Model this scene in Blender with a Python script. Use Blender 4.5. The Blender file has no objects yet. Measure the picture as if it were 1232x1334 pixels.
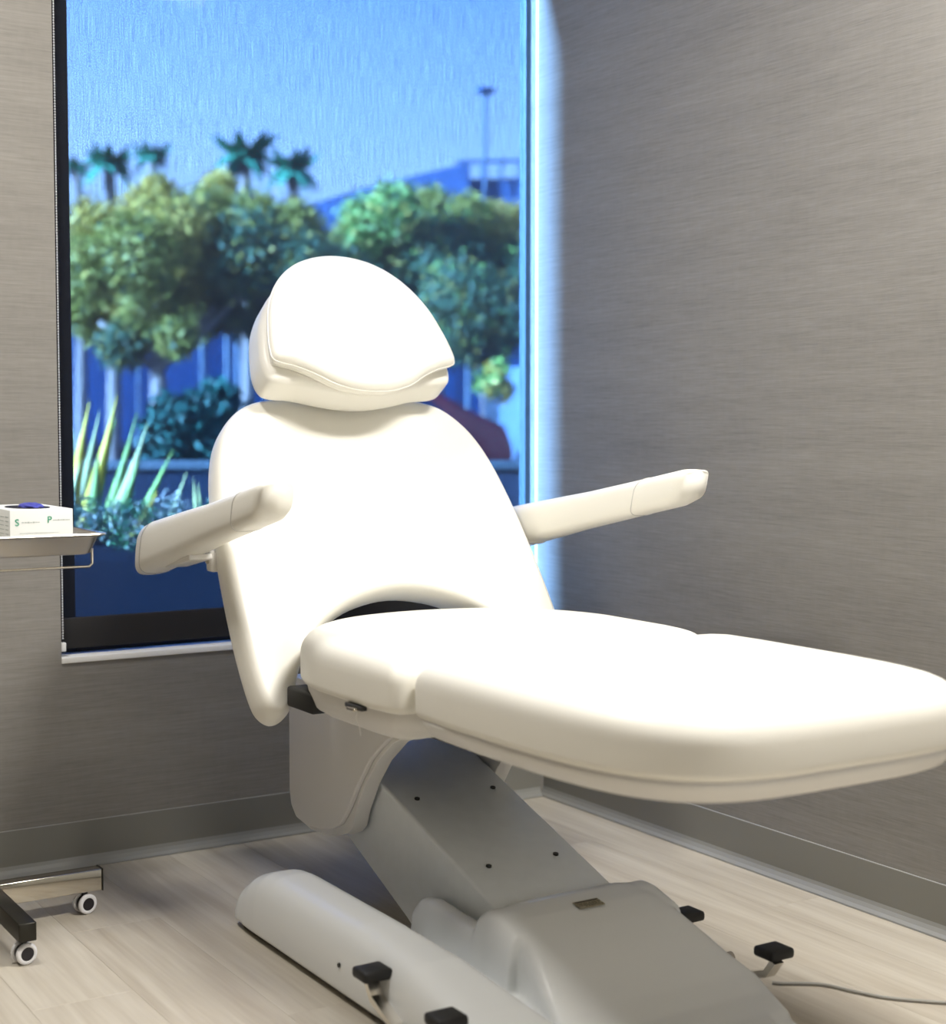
import bpy, bmesh, math, random
from mathutils import Vector, Matrix, noise
from mathutils.geometry import delaunay_2d_cdt
random.seed(7)
PI = math.pi
scn = bpy.context.scene
COL = scn.collection

# ------------------------------------------------------------------ camera
FPX, CX, CY = 2005.88, 616.0, 667.0
CAM = Vector((-2.34266, -3.38167, 1.0))
RIGHT = Vector((0.847948, -0.530080, 0.0)); UP = Vector((0.0303404, 0.0485344, 0.998361)); FWD = Vector((0.529211, 0.846558, -0.0572374))
cd = bpy.data.cameras.new('camera'); cam = bpy.data.objects.new('camera', cd); COL.objects.link(cam)
M = Matrix.Identity(4)
for i in range(3):
    M[i][0] = RIGHT[i]; M[i][1] = UP[i]; M[i][2] = -FWD[i]; M[i][3] = CAM[i]
cam.matrix_world = M
cd.sensor_fit = 'HORIZONTAL'; cd.sensor_width = 36.0; cd.lens = FPX/1232*36.0
cd.clip_start = 0.05; cd.clip_end = 400
cd.dof.use_dof = True; cd.dof.focus_distance = 3.1; cd.dof.aperture_fstop = 3.0
scn.camera = cam

# ------------------------------------------------------------------ world, sun, lamps, exposure
world = bpy.data.worlds.new('sky'); scn.world = world; world.use_nodes = True
nt = world.node_tree; nt.nodes.clear()
wo = nt.nodes.new('ShaderNodeOutputWorld'); bg = nt.nodes.new('ShaderNodeBackground')
tc = nt.nodes.new('ShaderNodeTexCoord'); sx = nt.nodes.new('ShaderNodeSeparateXYZ'); cr = nt.nodes.new('ShaderNodeValToRGB')
nt.links.new(tc.outputs['Generated'], sx.inputs[0])
az = nt.nodes.new('ShaderNodeMath'); az.operation = 'MULTIPLY_ADD'; az.inputs[1].default_value = 0.22; nt.links.new(sx.outputs['X'], az.inputs[0]); 
zz = nt.nodes.new('ShaderNodeMath'); zz.operation = 'SUBTRACT'; zz.inputs[1].default_value = 0.09; nt.links.new(sx.outputs['Z'], zz.inputs[0])
nt.links.new(zz.outputs[0], az.inputs[2]); nt.links.new(az.outputs[0], cr.inputs[0])   # the sky is paler towards the sun side
nt.links.new(cr.outputs[0], bg.inputs[0]); nt.links.new(bg.outputs[0], wo.inputs[0])
e = cr.color_ramp.elements
e[0].position = 0.0; e[0].color = (0.92, 0.86, 0.90, 1)
e[1].position = 1.0; e[1].color = (0.05, 0.12, 0.32, 1)
for p_, c_ in ((0.13, (0.88, 0.88, 0.95, 1)), (0.20, (0.70, 0.78, 0.95, 1)), (0.30, (0.42, 0.56, 0.92, 1)), (0.5, (0.13, 0.25, 0.52, 1))):
    n_ = e.new(p_); n_.color = c_
bg.inputs[1].default_value = 7.0

sun = bpy.data.lights.new('sun', 'SUN'); sun.energy = 125.0; sun.angle = math.radians(6.5); sun.color = (0.86, 0.93, 1.0)
so = bpy.data.objects.new('sun', sun); COL.objects.link(so)
so.rotation_euler = Vector((0.86, -0.080, -0.36)).to_track_quat('-Z', 'Y').to_euler()

def area(name, loc, target, sx_, sy_, power, color):
    l = bpy.data.lights.new(name, 'AREA'); l.shape = 'RECTANGLE'; l.size = sx_; l.size_y = sy_; l.energy = power; l.color = color
    o = bpy.data.objects.new(name, l); COL.objects.link(o); o.location = loc
    o.rotation_euler = (Vector(target)-Vector(loc)).to_track_quat('-Z', 'Y').to_euler()
    return o
area('ceiling_lamp', (-0.36, -2.05, 2.64), (-0.40, -2.05, 0), 0.35, 0.8, 84, (1.0, 0.965, 0.91))
area('ceiling_lamp', (-1.95, -0.85, 2.64), (-1.95, -0.85, 0), 0.4, 0.4, 33, (1.0, 0.965, 0.91))

area('front_fill', (-0.75, -5.3, 1.25), (-1.5, -1.0, 0.4), 1.3, 1.5, 21, (1.0, 0.965, 0.91))  # unseen fill added behind the camera to lift the chair's lower parts

vs = scn.view_settings
vs.view_transform = 'Standard'; vs.look = 'None'; vs.gamma = 1.0; vs.use_curve_mapping = False; vs.exposure = 0.0

# ------------------------------------------------------------------ helpers
def at(px, py, D):
    """the world point at forward distance D seen in direction (px, py)"""
    return CAM + (RIGHT*((px-CX)/FPX) + UP*(-(py-CY)/FPX) + FWD)*D

def link(name, me, m=None, parent=None, smooth=False, kind=None):
    if smooth:
        for p in me.polygons: p.use_smooth = True
    if m is not None and not me.materials: me.materials.append(m)
    o = bpy.data.objects.new(name, me); COL.objects.link(o)
    if parent is not None:
        o.parent = parent
        w = parent.location.copy(); q = parent
        while q.parent is not None:
            q = q.parent; w = w + q.location
        o.location = -w
    if kind: o['kind'] = kind
    return o
def mesh(verts, faces):
    me = bpy.data.meshes.new('mesh'); me.from_pydata([tuple(v) for v in verts], [], faces); me.update(); return me
def bmmesh(bm, norm=True):
    if norm: bmesh.ops.recalc_face_normals(bm, faces=bm.faces)
    me = bpy.data.meshes.new('mesh'); bm.to_mesh(me); bm.free(); return me
def thing(name, label, cat, loc=(0, 0, 0), group=None):
    o = bpy.data.objects.new(name, None); COL.objects.link(o); o.location = loc; o.empty_display_size = 0.1
    o['label'] = label; o['category'] = cat
    if group: o['group'] = group
    return o
def tag(o, label, cat, group=None):
    o['label'] = label; o['category'] = cat
    if group: o['group'] = group
    return o
def sharp(o, ang=35):
    bm = bmesh.new(); bm.from_mesh(o.data)
    for e_ in bm.edges:
        e_.smooth = not (len(e_.link_faces) == 2 and e_.calc_face_angle(0) > math.radians(ang))
    for f_ in bm.faces: f_.smooth = True
    bm.to_mesh(o.data); bm.free(); return o

def box_bm(bm, c, s, bev=0.0, rot=None, seg=2):
    r = bmesh.ops.create_cube(bm, size=1.0); vv = r['verts']
    bmesh.ops.scale(bm, vec=Vector(s), verts=vv)
    if bev > 0:
        es = list({e_ for v in vv for e_ in v.link_edges})
        rb = bmesh.ops.bevel(bm, geom=es, offset=bev, segments=seg, profile=0.5, affect='EDGES')
        vv = list({v for f_ in rb['faces'] for v in f_.verts} | {v for v in vv if v.is_valid})
    if rot is not None: bmesh.ops.rotate(bm, cent=(0, 0, 0), matrix=rot, verts=vv)
    bmesh.ops.translate(bm, vec=Vector(c), verts=vv)
    return vv
def box(name, c, s, m, parent=None, bev=0.0, rot=None, seg=2, smooth=None, kind=None):
    bm = bmesh.new(); box_bm(bm, c, s, bev, rot, seg)
    o = link(name, bmmesh(bm), m, parent, kind=kind)
    if bev > 0: sharp(o, 50)
    return o
def box2(name, a, b, m, parent=None, bev=0.0, kind=None):
    a = Vector(a); b = Vector(b)
    return box(name, (a+b)/2, (abs(b.x-a.x), abs(b.y-a.y), abs(b.z-a.z)), m, parent, bev, kind=kind)

def tube_bm(bm, pts, rad, n=10, caps=True):
    pts = [Vector(p) for p in pts]
    rads = rad if isinstance(rad, (list, tuple)) else [rad]*len(pts)
    rings = []; prev = None
    for i, p in enumerate(pts):
        if i == 0: t = pts[1]-p
        elif i == len(pts)-1: t = p-pts[i-1]
        else: t = (pts[i+1]-p).normalized()+(p-pts[i-1]).normalized()
        t.normalize()
        if prev is None:
            a = Vector((0, 0, 1)) if abs(t.z) < 0.9 else Vector((1, 0, 0))
            u = t.cross(a).normalized()
        else:
            u = (prev - t*prev.dot(t)).normalized()
        prev = u; v = t.cross(u)
        rings.append([bm.verts.new(p+(u*math.cos(2*PI*k/n)+v*math.sin(2*PI*k/n))*rads[i]) for k in range(n)])
    for a, b in zip(rings, rings[1:]):
        for k in range(n): bm.faces.new((a[k], a[(k+1) % n], b[(k+1) % n], b[k]))
    if caps:
        bm.faces.new(rings[0][::-1]); bm.faces.new(rings[-1])
def tube(name, pts, rad, m, parent=None, n=10):
    bm = bmesh.new(); tube_bm(bm, pts, rad, n)
    return sharp(link(name, bmmesh(bm), m, parent), 60)
def cyl_bm(bm, a, b, r, n=20, r2=None): tube_bm(bm, [a, b], [r, r if r2 is None else r2], n)
def cyl(name, a, b, r, m, parent=None, n=20, bev=0):
    bm = bmesh.new(); cyl_bm(bm, a, b, r, n)
    return sharp(link(name, bmmesh(bm), m, parent), 40)

def catmull(pts, n=6, closed=True):
    out = []; L = len(pts)
    rng = range(L) if closed else range(L-1)
    for i in rng:
        g = (lambda k: Vector(pts[k % L])) if closed else (lambda k: Vector(pts[max(0, min(L-1, k))]))
        p0, p1, p2, p3 = g(i-1), g(i), g(i+1), g(i+2)
        for k in range(n):
            t = k/n
            out.append(0.5*((2*p1)+(p2-p0)*t+(2*p0-5*p1+4*p2-p3)*t*t+(3*p1-p0-3*p2+p3)*t*t*t))
    if not closed: out.append(Vector(pts[-1]))
    return out
def area2(ps): return 0.5*sum(ps[i].x*ps[(i+1) % len(ps)].y-ps[(i+1) % len(ps)].x*ps[i].y for i in range(len(ps)))
def offset(ps, d):
    """inward offset of a CCW loop by its vertex normals"""
    n = len(ps); out = []
    for i in range(n):
        t = (ps[(i+1) % n]-ps[i-1]).normalized()
        out.append(ps[i]+Vector((-t.y, t.x))*d)
    return out
def pillow(outline, prof, frame, crown=0.0, crownsteps=5, ext=None, centre=None):
    """outline: CCW 2D loop; prof: list (inset, height) from bottom to top; frame(u, v, w)->3D.
    With crown, the top is finished by rings that shrink to the centre and rise."""
    ps = [Vector(p) for p in outline]
    if area2(ps) < 0: ps.reverse()
    def ins_(a_, d_):
        if ext is None: return offset(a_, d_)
        return [Vector((ext[0]+(p.x-ext[0])*(1-d_/ext[2]), ext[1]+(p.y-ext[1])*(1-d_/ext[3]))) for p in a_]
    bm = bmesh.new(); rings = []
    for ins, h in prof:
        q = ins_(ps, ins) if abs(ins) > 1e-9 else ps
        rings.append([bm.verts.new(frame(p.x, p.y, h)) for p in q])
    if crown > 0:
        q = ins_(ps, prof[-1][0]); h0 = prof[-1][1]
        c = Vector(centre) if centre else sum(q, Vector((0, 0)))/len(q)
        for k in range(1, crownsteps+1):
            s = 1-k/(crownsteps+1)
            rings.append([bm.verts.new(frame(*(c+(p-c)*s), h0+crown*(1-s*s))) for p in q])
        tip = bm.verts.new(frame(c.x, c.y, h0+crown))
    n = len(ps)
    for a, b in zip(rings, rings[1:]):
        for k in range(n): bm.faces.new((a[k], a[(k+1) % n], b[(k+1) % n], b[k]))
    def cap(ring, q, rev):
        vs_, es_, fs_, ov, oe, of = delaunay_2d_cdt([Vector((p.x, p.y)) for p in q], [], [list(range(n))], 1, 1e-7)
        if len(vs_) > n:
            bm.faces.new(ring[::-1] if rev else ring); return
        for f_ in fs_:
            ids = [ov[i_][0] for i_ in f_]
            if len(set(ids)) < 3: continue
            try: bm.faces.new([ring[i_] for i_ in (ids[::-1] if rev else ids)])
            except ValueError: pass
    cap(rings[0], ins_(ps, prof[0][0]), True)
    if crown > 0:
        for k in range(n): bm.faces.new((rings[-1][k], rings[-1][(k+1) % n], tip))
    else: cap(rings[-1], ins_(ps, prof[-1][0]), False)
    return bmmesh(bm)
def roundprof(t, r, n=5, ins0=0.0, rb=None):
    """profile of a slab of thickness t: rounded at the bottom (rb) and the top (r)"""
    rb = r if rb is None else rb
    out = []
    for k in range(n+1):
        a = PI/2*k/n; out.append((ins0+rb*(1-math.sin(a)), rb*(1-math.cos(a))))
    for k in range(n+1):
        a = PI/2*k/n; out.append((ins0+r*(1-math.cos(a)), t-r+r*math.sin(a)))
    return out

# ------------------------------------------------------------------ materials
MAT = {}
def mat(name, col, rough=0.5, metal=0.0, spec=None, vary=0.0, bump=0.0, bscale=60, coat=0.0, trans=0.0):
    if name in MAT: return MAT[name]
    m = bpy.data.materials.new(name); m.use_nodes = True; t = m.node_tree; b = t.nodes['Principled BSDF']
    b.inputs['Base Color'].default_value = (*col, 1); b.inputs['Roughness'].default_value = rough; b.inputs['Metallic'].default_value = metal
    if spec is not None: b.inputs['Specular IOR Level'].default_value = spec
    if coat: b.inputs['Coat Weight'].default_value = coat
    if trans: b.inputs['Transmission Weight'].default_value = trans
    if vary or bump:
        tx = t.nodes.new('ShaderNodeTexCoord'); nz = t.nodes.new('ShaderNodeTexNoise'); nz.inputs['Scale'].default_value = bscale; nz.inputs['Detail'].default_value = 3
        t.links.new(tx.outputs['Object'], nz.inputs['Vector'])
        if vary:
            r = t.nodes.new('ShaderNodeValToRGB'); r.color_ramp.elements[0].position = .3; r.color_ramp.elements[1].position = .7
            r.color_ramp.elements[0].color = (*[c*(1-vary) for c in col], 1); r.color_ramp.elements[1].color = (*[min(1, c*(1+vary)) for c in col], 1)
            t.links.new(nz.outputs[0], r.inputs[0]); t.links.new(r.outputs[0], b.inputs['Base Color'])
        if bump:
            bp = t.nodes.new('ShaderNodeBump'); bp.inputs['Strength'].default_value = bump; bp.inputs['Distance'].default_value = 0.002
            t.links.new(nz.outputs[0], bp.inputs['Height']); t.links.new(bp.outputs[0], b.inputs['Normal'])
    MAT[name] = m; return m

def wallpaper(name, col, axis):
    m = bpy.data.materials.new(name); m.use_nodes = True; t = m.node_tree; b = t.nodes['Principled BSDF']; L = t.links.new
    b.inputs['Roughness'].default_value = 0.7; b.inputs['Specular IOR Level'].default_value = 0.25
    g = t.nodes.new('ShaderNodeNewGeometry')
    def nz(sc, det, rough=0.6):
        mp = t.nodes.new('ShaderNodeMapping'); mp.inputs['Scale'].default_value = sc; L(g.outputs['Position'], mp.inputs['Vector'])
        n = t.nodes.new('ShaderNodeTexNoise'); n.inputs['Scale'].default_value = 1.0; n.inputs['Detail'].default_value = det; n.inputs['Roughness'].default_value = rough
        L(mp.outputs[0], n.inputs['Vector']); return n
    a = nz((6, 6, 170), 3); f_ = nz((18, 18, 420), 2); v = nz((70, 70, 25), 2); big = nz((1.2, 1.2, 14), 2)
    def mix(x, y, fac):
        q = t.nodes.new('ShaderNodeMix'); q.data_type = 'FLOAT'; q.inputs[0].default_value = fac
        L(x, q.inputs[2]); L(y, q.inputs[3]); return q.outputs[0]
    s = mix(mix(a.outputs[0], f_.outputs[0], .45), v.outputs[0], .12)
    s = mix(s, big.outputs[0], .25)
    r = t.nodes.new('ShaderNodeValToRGB'); r.color_ramp.elements[0].position = .36; r.color_ramp.elements[1].position = .64
    r.color_ramp.elements[0].color = (*[c*.80 for c in col], 1); r.color_ramp.elements[1].color = (*[c*1.14 for c in col], 1)
    L(s, r.inputs[0]); L(r.outputs[0], b.inputs['Base Color'])
    bp = t.nodes.new('ShaderNodeBump'); bp.inputs['Strength'].default_value = .35; bp.inputs['Distance'].default_value = 0.0015
    L(s, bp.inputs['Height']); L(bp.outputs[0], b.inputs['Normal'])
    return m
WALL = wallpaper('woven_wallpaper', (0.262, 0.248, 0.226), 0)
WALLD = wallpaper('woven_wallpaper_brown', (0.24, 0.215, 0.18), 0)

def plank_mat():
    m = bpy.data.materials.new('oak_planks'); m.use_nodes = True; t = m.node_tree; b = t.nodes['Principled BSDF']; L = t.links.new
    g = t.nodes.new('ShaderNodeNewGeometry'); oi = t.nodes.new('ShaderNodeObjectInfo')
    ad = t.nodes.new('ShaderNodeVectorMath'); ad.operation = 'ADD'
    cb = t.nodes.new('ShaderNodeCombineXYZ'); mu = t.nodes.new('ShaderNodeMath'); mu.operation = 'MULTIPLY'; mu.inputs[1].default_value = 37
    L(oi.outputs['Random'], mu.inputs[0]); L(mu.outputs[0], cb.inputs[0]); L(mu.outputs[0], cb.inputs[1])
    L(g.outputs['Position'], ad.inputs[0]); L(cb.outputs[0], ad.inputs[1])
    def nz(sc, det, dist=0):
        mp = t.nodes.new('ShaderNodeMapping'); mp.inputs['Scale'].default_value = sc; L(ad.outputs[0], mp.inputs['Vector'])
        n = t.nodes.new('ShaderNodeTexNoise'); n.inputs['Scale'].default_value = 1.0; n.inputs['Detail'].default_value = det; n.inputs['Distortion'].default_value = dist
        L(mp.outputs[0], n.inputs['Vector']); return n
    a = nz((22, 1.6, 1), 4, .6); f_ = nz((110, 4, 1), 3)
    q = t.nodes.new('ShaderNodeMix'); q.data_type = 'FLOAT'; q.inputs[0].default_value = .3; L(a.outputs[0], q.inputs[2]); L(f_.outputs[0], q.inputs[3])
    q2 = t.nodes.new('ShaderNodeMix'); q2.data_type = 'FLOAT'; q2.inputs[0].default_value = .10; L(q.outputs[0], q2.inputs[2]); L(oi.outputs['Random'], q2.inputs[3])
    r = t.nodes.new('ShaderNodeValToRGB'); r.color_ramp.elements[0].position = .28; r.color_ramp.elements[1].position = .68
    r.color_ramp.elements[0].color = (0.40, 0.345, 0.27, 1); r.color_ramp.elements[1].color = (0.62, 0.575, 0.485, 1)
    L(q2.outputs[0], r.inputs[0]); L(r.outputs[0], b.inputs['Base Color'])
    b.inputs['Roughness'].default_value = 0.42; b.inputs['Specular IOR Level'].default_value = 0.4
    return m
PLANK = plank_mat()

def blind_mat():
    m = bpy.data.materials.new('solar_mesh_fabric'); m.use_nodes = True; t = m.node_tree; t.nodes.clear(); L = t.links.new
    o = t.nodes.new('ShaderNodeOutputMaterial'); tr = t.nodes.new('ShaderNodeBsdfTransparent'); df = t.nodes.new('ShaderNodeBsdfDiffuse')
    df.inputs[0].default_value = (0.02, 0.022, 0.028, 1)
    tl = t.nodes.new('ShaderNodeBsdfTranslucent'); tl.inputs[0].default_value = (.010, .011, .012, 1); sh = t.nodes.new('ShaderNodeAddShader'); L(df.outputs[0], sh.inputs[0]); L(tl.outputs[0], sh.inputs[1])
    mx = t.nodes.new('ShaderNodeMixShader'); g = t.nodes.new('ShaderNodeNewGeometry')
    def nz(sc, det):
        mp = t.nodes.new('ShaderNodeMapping'); mp.inputs['Scale'].default_value = sc; L(g.outputs['Position'], mp.inputs['Vector'])
        n = t.nodes.new('ShaderNodeTexNoise'); n.inputs['Scale'].default_value = 1.0; n.inputs['Detail'].default_value = det
        L(mp.outputs[0], n.inputs['Vector']); return n.outputs[0]
    v = nz((700, 1, 14), 1); f_ = nz((420, 1, 420), 1)
    ad = t.nodes.new('ShaderNodeMix'); ad.data_type = 'FLOAT'; ad.inputs[0].default_value = .6; L(v, ad.inputs[2]); L(f_, ad.inputs[3])
    mr = t.nodes.new('ShaderNodeMapRange'); mr.inputs[1].default_value = .3; mr.inputs[2].default_value = .7; mr.inputs[3].default_value = .36; mr.inputs[4].default_value = .58
    L(ad.outputs[0], mr.inputs[0]); L(mr.outputs[0], mx.inputs[0])
    # factor = open share of the mesh
    L(sh.outputs[0], mx.inputs[1]); L(tr.outputs[0], mx.inputs[2]); L(mx.outputs[0], o.inputs[0])
    return m
def glass_mat():
    m = bpy.data.materials.new('daylight_blue_glass'); m.use_nodes = True; t = m.node_tree; t.nodes.clear(); L = t.links.new
    o = t.nodes.new('ShaderNodeOutputMaterial'); tr = t.nodes.new('ShaderNodeBsdfTransparent'); gl = t.nodes.new('ShaderNodeBsdfGlossy')
    tr.inputs[0].default_value = (0.50, 0.71, 0.97, 1); gl.inputs['Roughness'].default_value = 0.02  # cool cast of the daylight put into the glass colour
    mx = t.nodes.new('ShaderNodeMixShader'); mx.inputs[0].default_value = 0.015
    L(tr.outputs[0], mx.inputs[1]); L(gl.outputs[0], mx.inputs[2]); L(mx.outputs[0], o.inputs[0]); return m

VINYL = mat('white_vinyl', (0.86, 0.84, 0.765), 0.38, spec=0.4, bump=0.08, bscale=25)
VINYL2 = mat('white_vinyl_seam', (0.62, 0.61, 0.58), 0.5)
SHELL = mat('moulded_grey_white_plastic', (0.76, 0.745, 0.71), 0.42)
METALP = mat('painted_grey_metal', (0.84, 0.88, 0.90), 0.38, vary=0.02, bscale=30)
BASEP = mat('base_plastic', (0.80, 0.82, 0.82), 0.25, spec=0.5)
RUBBER = mat('black_rubber', (0.012, 0.012, 0.012), 0.6)
CHROME = mat('chrome', (0.62, 0.58, 0.50), 0.12, 1.0)
STEEL = mat('brushed_steel', (0.80, 0.77, 0.71), 0.25, 1.0)
DARKST = mat('black_steel', (0.03, 0.028, 0.022), 0.35, 0.6)
BASEB = mat('grey_rubber_skirting', (0.22, 0.215, 0.19), 0.4)
TOE_HIGHLIGHT = mat('skirting_toe_and_highlight', (0.30, 0.30, 0.28), 0.38)
WHITEP = mat('white_paint', (0.9, 0.9, 0.88), 0.5)
CEIL = mat('ceiling_paint', (0.55, 0.54, 0.51), 0.8)
BLACKF = mat('black_frame', (0.012, 0.013, 0.016), 0.5)
CARD = mat('white_card', (0.80, 0.82, 0.80), 0.6)
SCREW = mat('screw_dark', (0.05, 0.05, 0.045), 0.4, 0.5)

# ------------------------------------------------------------------ room shell
XL, YF, ZC = -4.4, -6.0, 2.7
WX0, WX1, WZ0, WZ1, WD = -1.312, 0.0, 0.475, 2.68, 0.105     # window opening in the wall y = 0
floor = link('floor', mesh([(XL-.1, YF-.1, -.012), (0.1, YF-.1, -.012), (0.1, .12, -.012), (XL-.1, .12, -.012)], [(0, 1, 2, 3)]), mat('subfloor', (0.22, 0.19, 0.15), 0.9), kind='structure')
PW, PL = 0.182, 1.22
bm = bmesh.new(); box_bm(bm, (0, 0, -0.006), (PW-.0003, PL-.0003, .012), 0.0003, seg=1); plank_me = bmmesh(bm); plank_me.materials.append(PLANK)
i = 0; x = -PW/2+.02
while x > XL-PW/2:
    y = -PL/2 + (0.17, 0.78, 0.42, 1.05, 0.0, 0.61)[i % 6]
    while y > YF-PL/2:
        o = bpy.data.objects.new('plank', plank_me); COL.objects.link(o); o.parent = floor; o.location = (x, y, 0)
        y -= PL
    x -= PW; i += 1
def wall(name, quads):
    v = []; f = []
    for q in quads:
        n = len(v); v += q; f.append((n, n+1, n+2, n+3))
    return link(name, mesh(v, f), WALL, kind='structure')
T = 0.012
wb = []
def wbx(a, b):
    box_bm(bmw, (Vector(a)+Vector(b))/2, [abs(b[k]-a[k]) for k in range(3)])
bmw = bmesh.new()
wbx((XL-.1, 0, -.012), (WX0, WD, ZC)); wbx((WX0, 0, -.012), (0.1, WD, WZ0-.0)); wbx((WX0, 0, WZ1), (0.1, WD, ZC))
link('wall_back', bmmesh(bmw), WALL, kind='structure')
bmw = bmesh.new(); wbx((0, YF-.1, -.012), (.1, 0, ZC)); wbx((0, 0, WZ0), (.1, WD, WZ1))
link('wall_right', bmmesh(bmw), WALL, kind='structure')
bmw = bmesh.new(); wbx((XL-.1, YF-.1, -.012), (XL, 0, ZC)); link('wall_left', bmmesh(bmw), WALLD, kind='structure')
bmw = bmesh.new(); wbx((XL, YF-.1, -.012), (0, YF, ZC)); link('wall_front', bmmesh(bmw), WALLD, kind='structure')
box2('ceiling', (XL-.1, YF-.1, ZC), (.1, WD, ZC+.1), CEIL, kind='structure')
# smooth white return of the recess on the right
# skirting: a tall grey strip with a rounded toe
def skirting(name, p0, p1, nrm):
    p0 = Vector(p0); p1 = Vector(p1); nrm = Vector(nrm)
    prof = [(0, 0.1035), (.0032, 0.1035), (.004, .1025), (.004, .024), (.0055, .016), (.010, .008), (.017, .003), (.018, 0), (0, 0)]
    v = []; f = []
    for p in (p0, p1):
        for d, z in prof: v.append(p+nrm*d+Vector((0, 0, z+.0008)))
    n = len(prof)
    for k in range(n): f.append((k, (k+1) % n, n+(k+1) % n, n+k))
    me = mesh(v, f); me.materials.append(BASEB); me.materials.append(TOE_HIGHLIGHT)
    for k in range(n):
        if k in (3, 4, 5, 6): me.polygons[k].material_index = 1
        if k in (0, 1): me.polygons[k].material_index = 1  # lighter tone on the top edge paints in its highlight
    return link(name, me, None, kind='structure')
skirting('baseboard_back', (XL, 0, 0), (-.018, 0, 0), (0, -1, 0))
skirting('baseboard_right', (0, YF, 0), (0, 0, 0), (-1, 0, 0))

# window: frame, pane, sill; roller blind on the room side
win = thing('window_1', '', ''); del win['label']; del win['category']; win['kind'] = 'structure'
fy0, fy1 = .075, .104
box2('frame_side', (WX0, fy0, WZ0), (WX0+.058, fy1, WZ1), BLACKF, win, .003)
box2('frame_side', (-.016, fy0, WZ0), (-.0, fy1, WZ1), mat('blue_grey_frame', (.10,.16,.20), .4), win, .002)
box2('frame_rail', (WX0+.058, fy0, WZ0), (-.016, fy1, WZ0+.075), BLACKF, win, .003)
box2('frame_rail', (WX0+.058, fy0, WZ1-.05), (-.016, fy1, WZ1), BLACKF, win, .003)
box2('glass_pane', (WX0+.058, .088, WZ0+.075), (-.016, .090, WZ1-.05), glass_mat(), win)
box2('window_sill', (WX0, -.004, WZ0-.010), (0, .075, WZ0+.003), WHITEP, win, .001)
blind = thing('roller_blind', 'dark translucent roller blind drawn down over the window', 'blind', (-.67, .04, 2.4))
box2('fabric', (WX0+.004, .0395, .560), (-.007, .0403, 2.36), blind_mat(), blind)
box2('hem_bar', (WX0+.006, .034, .492), (-.014, .046, .562), mat('black_fabric', (.012, .011, .012), .8), blind, .003)
cyl('roller_tube', (WX0+.01, .045, 2.375), (-.012, .045, 2.375), .024, BLACKF, blind)
bm = bmesh.new(); z = .52
while z < 2.35:
    bmesh.ops.create_icosphere(bm, subdivisions=1, radius=.0021, matrix=Matrix.Translation((WX0+.007, .010, z))); z += .006
cyl_bm(bm, (WX0+.007, .010, .52), (WX0+.007, .010, 2.35), .0006, 6)
o = link('bead_chain', bmmesh(bm), mat('chain_beads', (.85, .85, .85), .4), blind); o['kind'] = 'stuff'
box2('chain_clip', (WX0+.002, .008, .490), (WX0+.014, .024, .510), WHITEP, blind, .002)

# ------------------------------------------------------------------ the treatment chair
XC = -0.77
chair = thing('treatment_chair', 'white padded treatment chair with raised backrest, two armrests and grey lifting base', 'chair', (XC, -1.0, 0))
dU = Vector((0, 0.539165, 0.842200)); nU = Vector((0, -0.842200, 0.539165))
B0 = Vector((XC, -.583, .654))
# backrest (front face at w = 0)
half = [(0, .488), (.11, .487), (.185, .482), (.245, .462), (.292, .418), (.325, .358), (.348, .27), (.364, .15), (.373, .02), (.376, -.10), (.372, -.19),
        (.362, -.228), (.338, -.247), (.312, -.238), (.293, -.208), (.268, -.155), (.232, -.105), (.178, -.055), (.100, -.014), (0, .004)]
out = half + [(-x_, y_) for x_, y_ in half[-2:0:-1]]
loop = catmull(out, 5)
fr = lambda u, v, w: B0 + Vector((u, 0, 0)) + dU*v + nU*w
TB = .078
back = link('backrest', pillow(loop, [(a*.5, h-TB) for a, h in roundprof(TB, .036, 8, rb=.030)], fr), VINYL, chair, smooth=True)
bs = [(0, .45), (.15, .445), (.235, .41), (.28, .34), (.305, .24), (.32, .13), (.31, .08), (.26, .06), (0, .055)]
link('back_shell', pillow(catmull(bs+[(-x_, y_) for x_, y_ in bs[-2:0:-1]], 4), [(.02, -TB-.020), (.008, -TB-.016), (0, -TB+.004)], fr, ext=(0, .25, .32, .2)), SHELL, chair, smooth=True)
# headrest: rear cushion, recessed band, front cushion
H0 = Vector((XC, -.494, 1.080))
fh = lambda u, v, w: H0 + Vector((u, 0, 0)) + dU*v + nU*w
hf = [(0, .358), (.07, .346), (.125, .315), (.168, .268), (.198, .210), (.216, .14), (.222, .095), (.219, .078), (.205, .070), (.175, .062), (.135, .044), (.09, .018), (.045, .004), (0, 0)]
hloop = catmull(hf + [(-x_, y_) for x_, y_ in hf[-2:0:-1]], 5)
hr = [(0, .345), (.07, .336), (.13, .305), (.175, .260), (.207, .200), (.224, .13), (.228, .085), (.219, .055), (.195, .046), (.15, .042), (.09, .028), (.045, .020), (0, .017)]
rloop = catmull(hr + [(-x_, y_) for x_, y_ in hr[-2:0:-1]], 5)
head = thing('headrest', '', '', (0, 0, 0)); del head['label']; del head['category']
head.parent = chair; head.location = H0-chair.location
link('rear_cushion', pillow(rloop, [(a, h-.150) for a, h in roundprof(.100, .020, 6, rb=.035)], fh, ext=(0, .18, .228, .165)), VINYL, head, smooth=True)
link('seam_band', pillow(hloop, [(.010, -.05), (.008, -.046), (.008, -.036), (.012, -.03)], fh), VINYL, head, smooth=True)
link('front_cushion', pillow(hloop, [(.012, -.036), (.004, -.034), (0, -.028), (0, -.020), (.003, -.012), (.008, -.006), (.016, -.002), (.028, 0.0)], fh, ext=(0, .17, .222, .18)), VINYL, head, smooth=True)
bm = bmesh.new()
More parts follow.
